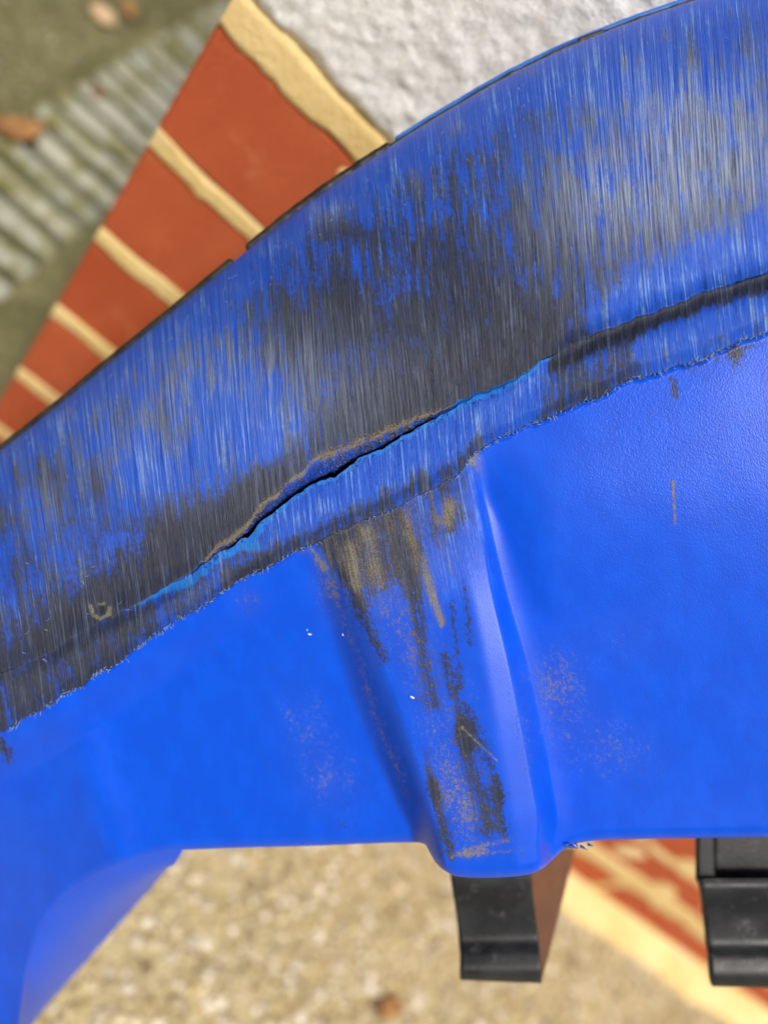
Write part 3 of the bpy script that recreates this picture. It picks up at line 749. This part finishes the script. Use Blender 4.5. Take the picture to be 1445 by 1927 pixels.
# white specks stuck to the plastic
def speck(px, py, r, ang, label, host=None):
    bm = bmesh.new(); bmesh.ops.create_icosphere(bm, subdivisions=2, radius=1)
    o_ = P(np.array(float(px)), np.array(float(py)), np.array(dsurf(px, py) - r * .4)); u = math.cos(ang) * RIGHT + math.sin(ang) * DOWN; v = -math.sin(ang) * RIGHT + math.cos(ang) * DOWN
    for q in bm.verts:
        k = 1 + .2 * math.sin(5 * q.co.x + 3 * q.co.y); c = o_ + r * k * (q.co.x * 1.9 * u + q.co.y * .8 * v - q.co.z * .7 * FWD); q.co = Vector(c)
    me_ = bpy.data.meshes.new('speck'); bm.to_mesh(me_); bm.free(); me_.materials.append(MAT['white'])
    o = bpy.data.objects.new('speck', me_); col.objects.link(o); keep(o, shell)
speck(776, 1313, .00042, .5, '')
speck(583, 1194, .00035, .2, '')
speck(645, 1195, .00022, 1.2, '')
speck(578, 1186, .00018, 1.2, '')
burrs('speck_curl', 3, lambda k: ((548, 396), (472, 455), (603, 372))[k] + (float(depth0(548., 396.)) + .040, 1.3 - k), MAT['white'], .0015, .0025, .0003)

def grains(name, n, sampler, rlo, rhi):
    vs = []; fs = []
    for k in range(n):
        px, py = sampler(k); r_ = random.uniform(rlo, rhi)
        o_ = P(np.array(float(px)), np.array(float(py)), np.array(dsurf(px, py) - r_ * .3))
        b0 = len(vs); a0 = random.uniform(0, 6.28)
        for i in range(5):
            q = r_ * random.uniform(.6, 1.2); vs.append(o_ + q * (math.cos(a0 + i * 1.257) * RIGHT + math.sin(a0 + i * 1.257) * DOWN))
        vs.append(o_ - FWD * r_ * random.uniform(.6, 1.0)); vs.append(o_ + FWD * r_ * .5)
        for i in range(5):
            fs.append((b0 + i, b0 + (i + 1) % 5, b0 + 5)); fs.append((b0 + (i + 1) % 5, b0 + i, b0 + 6))
    o = pydata(name, vs, fs, MAT['grit']); tag(o, kind='stuff'); keep(o, shell)
MAT['grit'] = mat_simple('tan_grit', rgb(.08, .065, .045), rgb(.30, .25, .17), 2500, .9, .0)
def s_lip(k):
    x = random.choice((random.uniform(385, 500), random.uniform(400, 830), random.uniform(600, 790))); g_ = float(np.interp(x, xcols, gape)); yu = float(np.interp(x, xcols, yCu))
    return x, yu + g_ * random.choice((random.random(), abs(random.gauss(0, .2)))) - random.uniform(0, 5)
grains('seam_grit', 1700, s_lip, .00009, .00030)
def s_rib(k):
    t_ = random.random() ** 1.6; y = 960 + 170 * t_ + random.gauss(0, 10); x = 600 + .35 * (y - 960) + random.choice((random.uniform(20, 270), random.gauss(100, 30), random.gauss(165, 14)))
    return x, y - .38 * (x - 740) * (1 - t_ * .4)
grains('rib_grit', 500, s_rib, .00008, .00020)

# ------------------------------------------------------------------ black brackets
def strap(parent, pts, thick, name='front_strap', mat=None):
    """pts: rows of ((xl, yl), (xr, yr), depth)"""
    m = 40; ts = np.linspace(0, 1, len(pts)); q = np.linspace(0, 1, m)
    def sm(vals):
        f = curve(np.stack([ts, vals], -1)); return f(q)
    xl, yl = sm([p[0][0] for p in pts]), sm([p[0][1] for p in pts]); xr, yr = sm([p[1][0] for p in pts]), sm([p[1][1] for p in pts]); d = sm([p[2] for p in pts])
    A = P(xl, yl, d); B = P(xr, yr, d)
    tan = np.gradient((A + B) / 2, axis=0); tan /= np.linalg.norm(tan, axis=1)[:, None]
    wv = (B - A) / np.linalg.norm(B - A, axis=1)[:, None]; nn = np.cross(wv, tan); nn /= np.linalg.norm(nn, axis=1)[:, None]
    nn = np.where((nn @ FWD)[:, None] < 0, -nn, nn)
    cols = []
    b = .0006
    for kx, kn in ((b, 0), (None, 0), (0, b), (0, thick - b), (b, thick)):
        pass
    L = np.linalg.norm(B - A, axis=1)[:, None]
    prof = [(0, b), (b, 0)] + [(None, f) for f in np.linspace(.05, .95, 10)] + [(-b, 0), (0., b, 1), (0., thick - b, 1), (-b, thick), (b, thick), (0, thick - b), (0, b)]
    for pr in prof:
        if pr[0] is None: cols.append(A + (B - A) * pr[1])
        elif len(pr) == 3: cols.append(B + nn * pr[1])
        elif pr[0] < 0: cols.append(B + wv * pr[0] + nn * pr[1])
        else: cols.append(A + wv * pr[0] + nn * pr[1])
    o = grid_mesh(name, np.array(cols), mat or MAT['black'], flip=False); keep(o, parent); return o
strap1 = strap(shell, [((845, 1600), (1000, 1596), .300), ((849, 1660), (1001, 1656), .300), ((858, 1720), (1007, 1716), .3035), ((863, 1765), (1013, 1762), .3045), ((866, 1800), (1017, 1798), .3005), ((866, 1828), (1019, 1828), .2985), ((865, 1846), (1020, 1852), .302), ((866, 1842), (1018, 1848), .312)], .0032, 'bracket_strap')
# brown side wedge of the first bracket
def prism(name, tri_front, tri_back, mat, parent):
    n = len(tri_front); vs = list(tri_front) + list(tri_back)
    fs = [tuple(range(n)), tuple(range(2 * n - 1, n - 1, -1))] + [(i, (i + 1) % n, n + (i + 1) % n, n + i) for i in range(n)]
    o = pydata(name, vs, fs, mat); m = o.modifiers.new('bev', 'BEVEL'); m.width = .0008; m.segments = 2; keep(o, parent); return o
Pp = lambda x, y, d: P(np.array(float(x)), np.array(float(y)), np.array(float(d)))
prism('side_wedge', [Pp(1001, 1600, .304), Pp(1002, 1656, .304), Pp(1009, 1725, .307), Pp(1018, 1815, .304), Pp(1020, 1848, .306), Pp(1048, 1740, .330), Pp(1084, 1596, .345)],
      [Pp(940, 1600, .304), Pp(941, 1656, .304), Pp(948, 1725, .307), Pp(957, 1815, .304), Pp(960, 1845, .306), Pp(985, 1740, .330), Pp(1010, 1596, .345)], MAT['brown'], shell)
strap2 = strap(shell, [((1316, 1655), (1500, 1655), .300), ((1319, 1672), (1501, 1670), .299), ((1325, 1720), (1504, 1720), .3025), ((1331, 1770), (1508, 1770), .3035), ((1335, 1805), (1511, 1806), .300), ((1337, 1836), (1513, 1836), .2985), ((1338, 1858), (1514, 1862), .302), ((1339, 1852), (1513, 1856), .314)], .0032, 'bracket_strap')
def bracket_box(name, x0, y0, x1, y1, d, back, mat, bev=.0012):
    o = prism(name, [Pp(x0, y0, d), Pp(x1, y0, d), Pp(x1, y1, d), Pp(x0, y1, d)], [Pp(x0, y0, d) + back * FWD, Pp(x1, y0, d) + back * FWD, Pp(x1, y1, d) + back * FWD, Pp(x0, y1, d) + back * FWD], mat, shell)
    o.modifiers['bev'].width = bev; o.modifiers['bev'].segments = 3; return o
bracket_box('bracket_side', 1312, 1540, 1346, 1664, .303, .003, MAT['black'])
bracket_box('bracket_boss', 1343, 1540, 1520, 1664, .309, .004, MAT['black'], .0016)
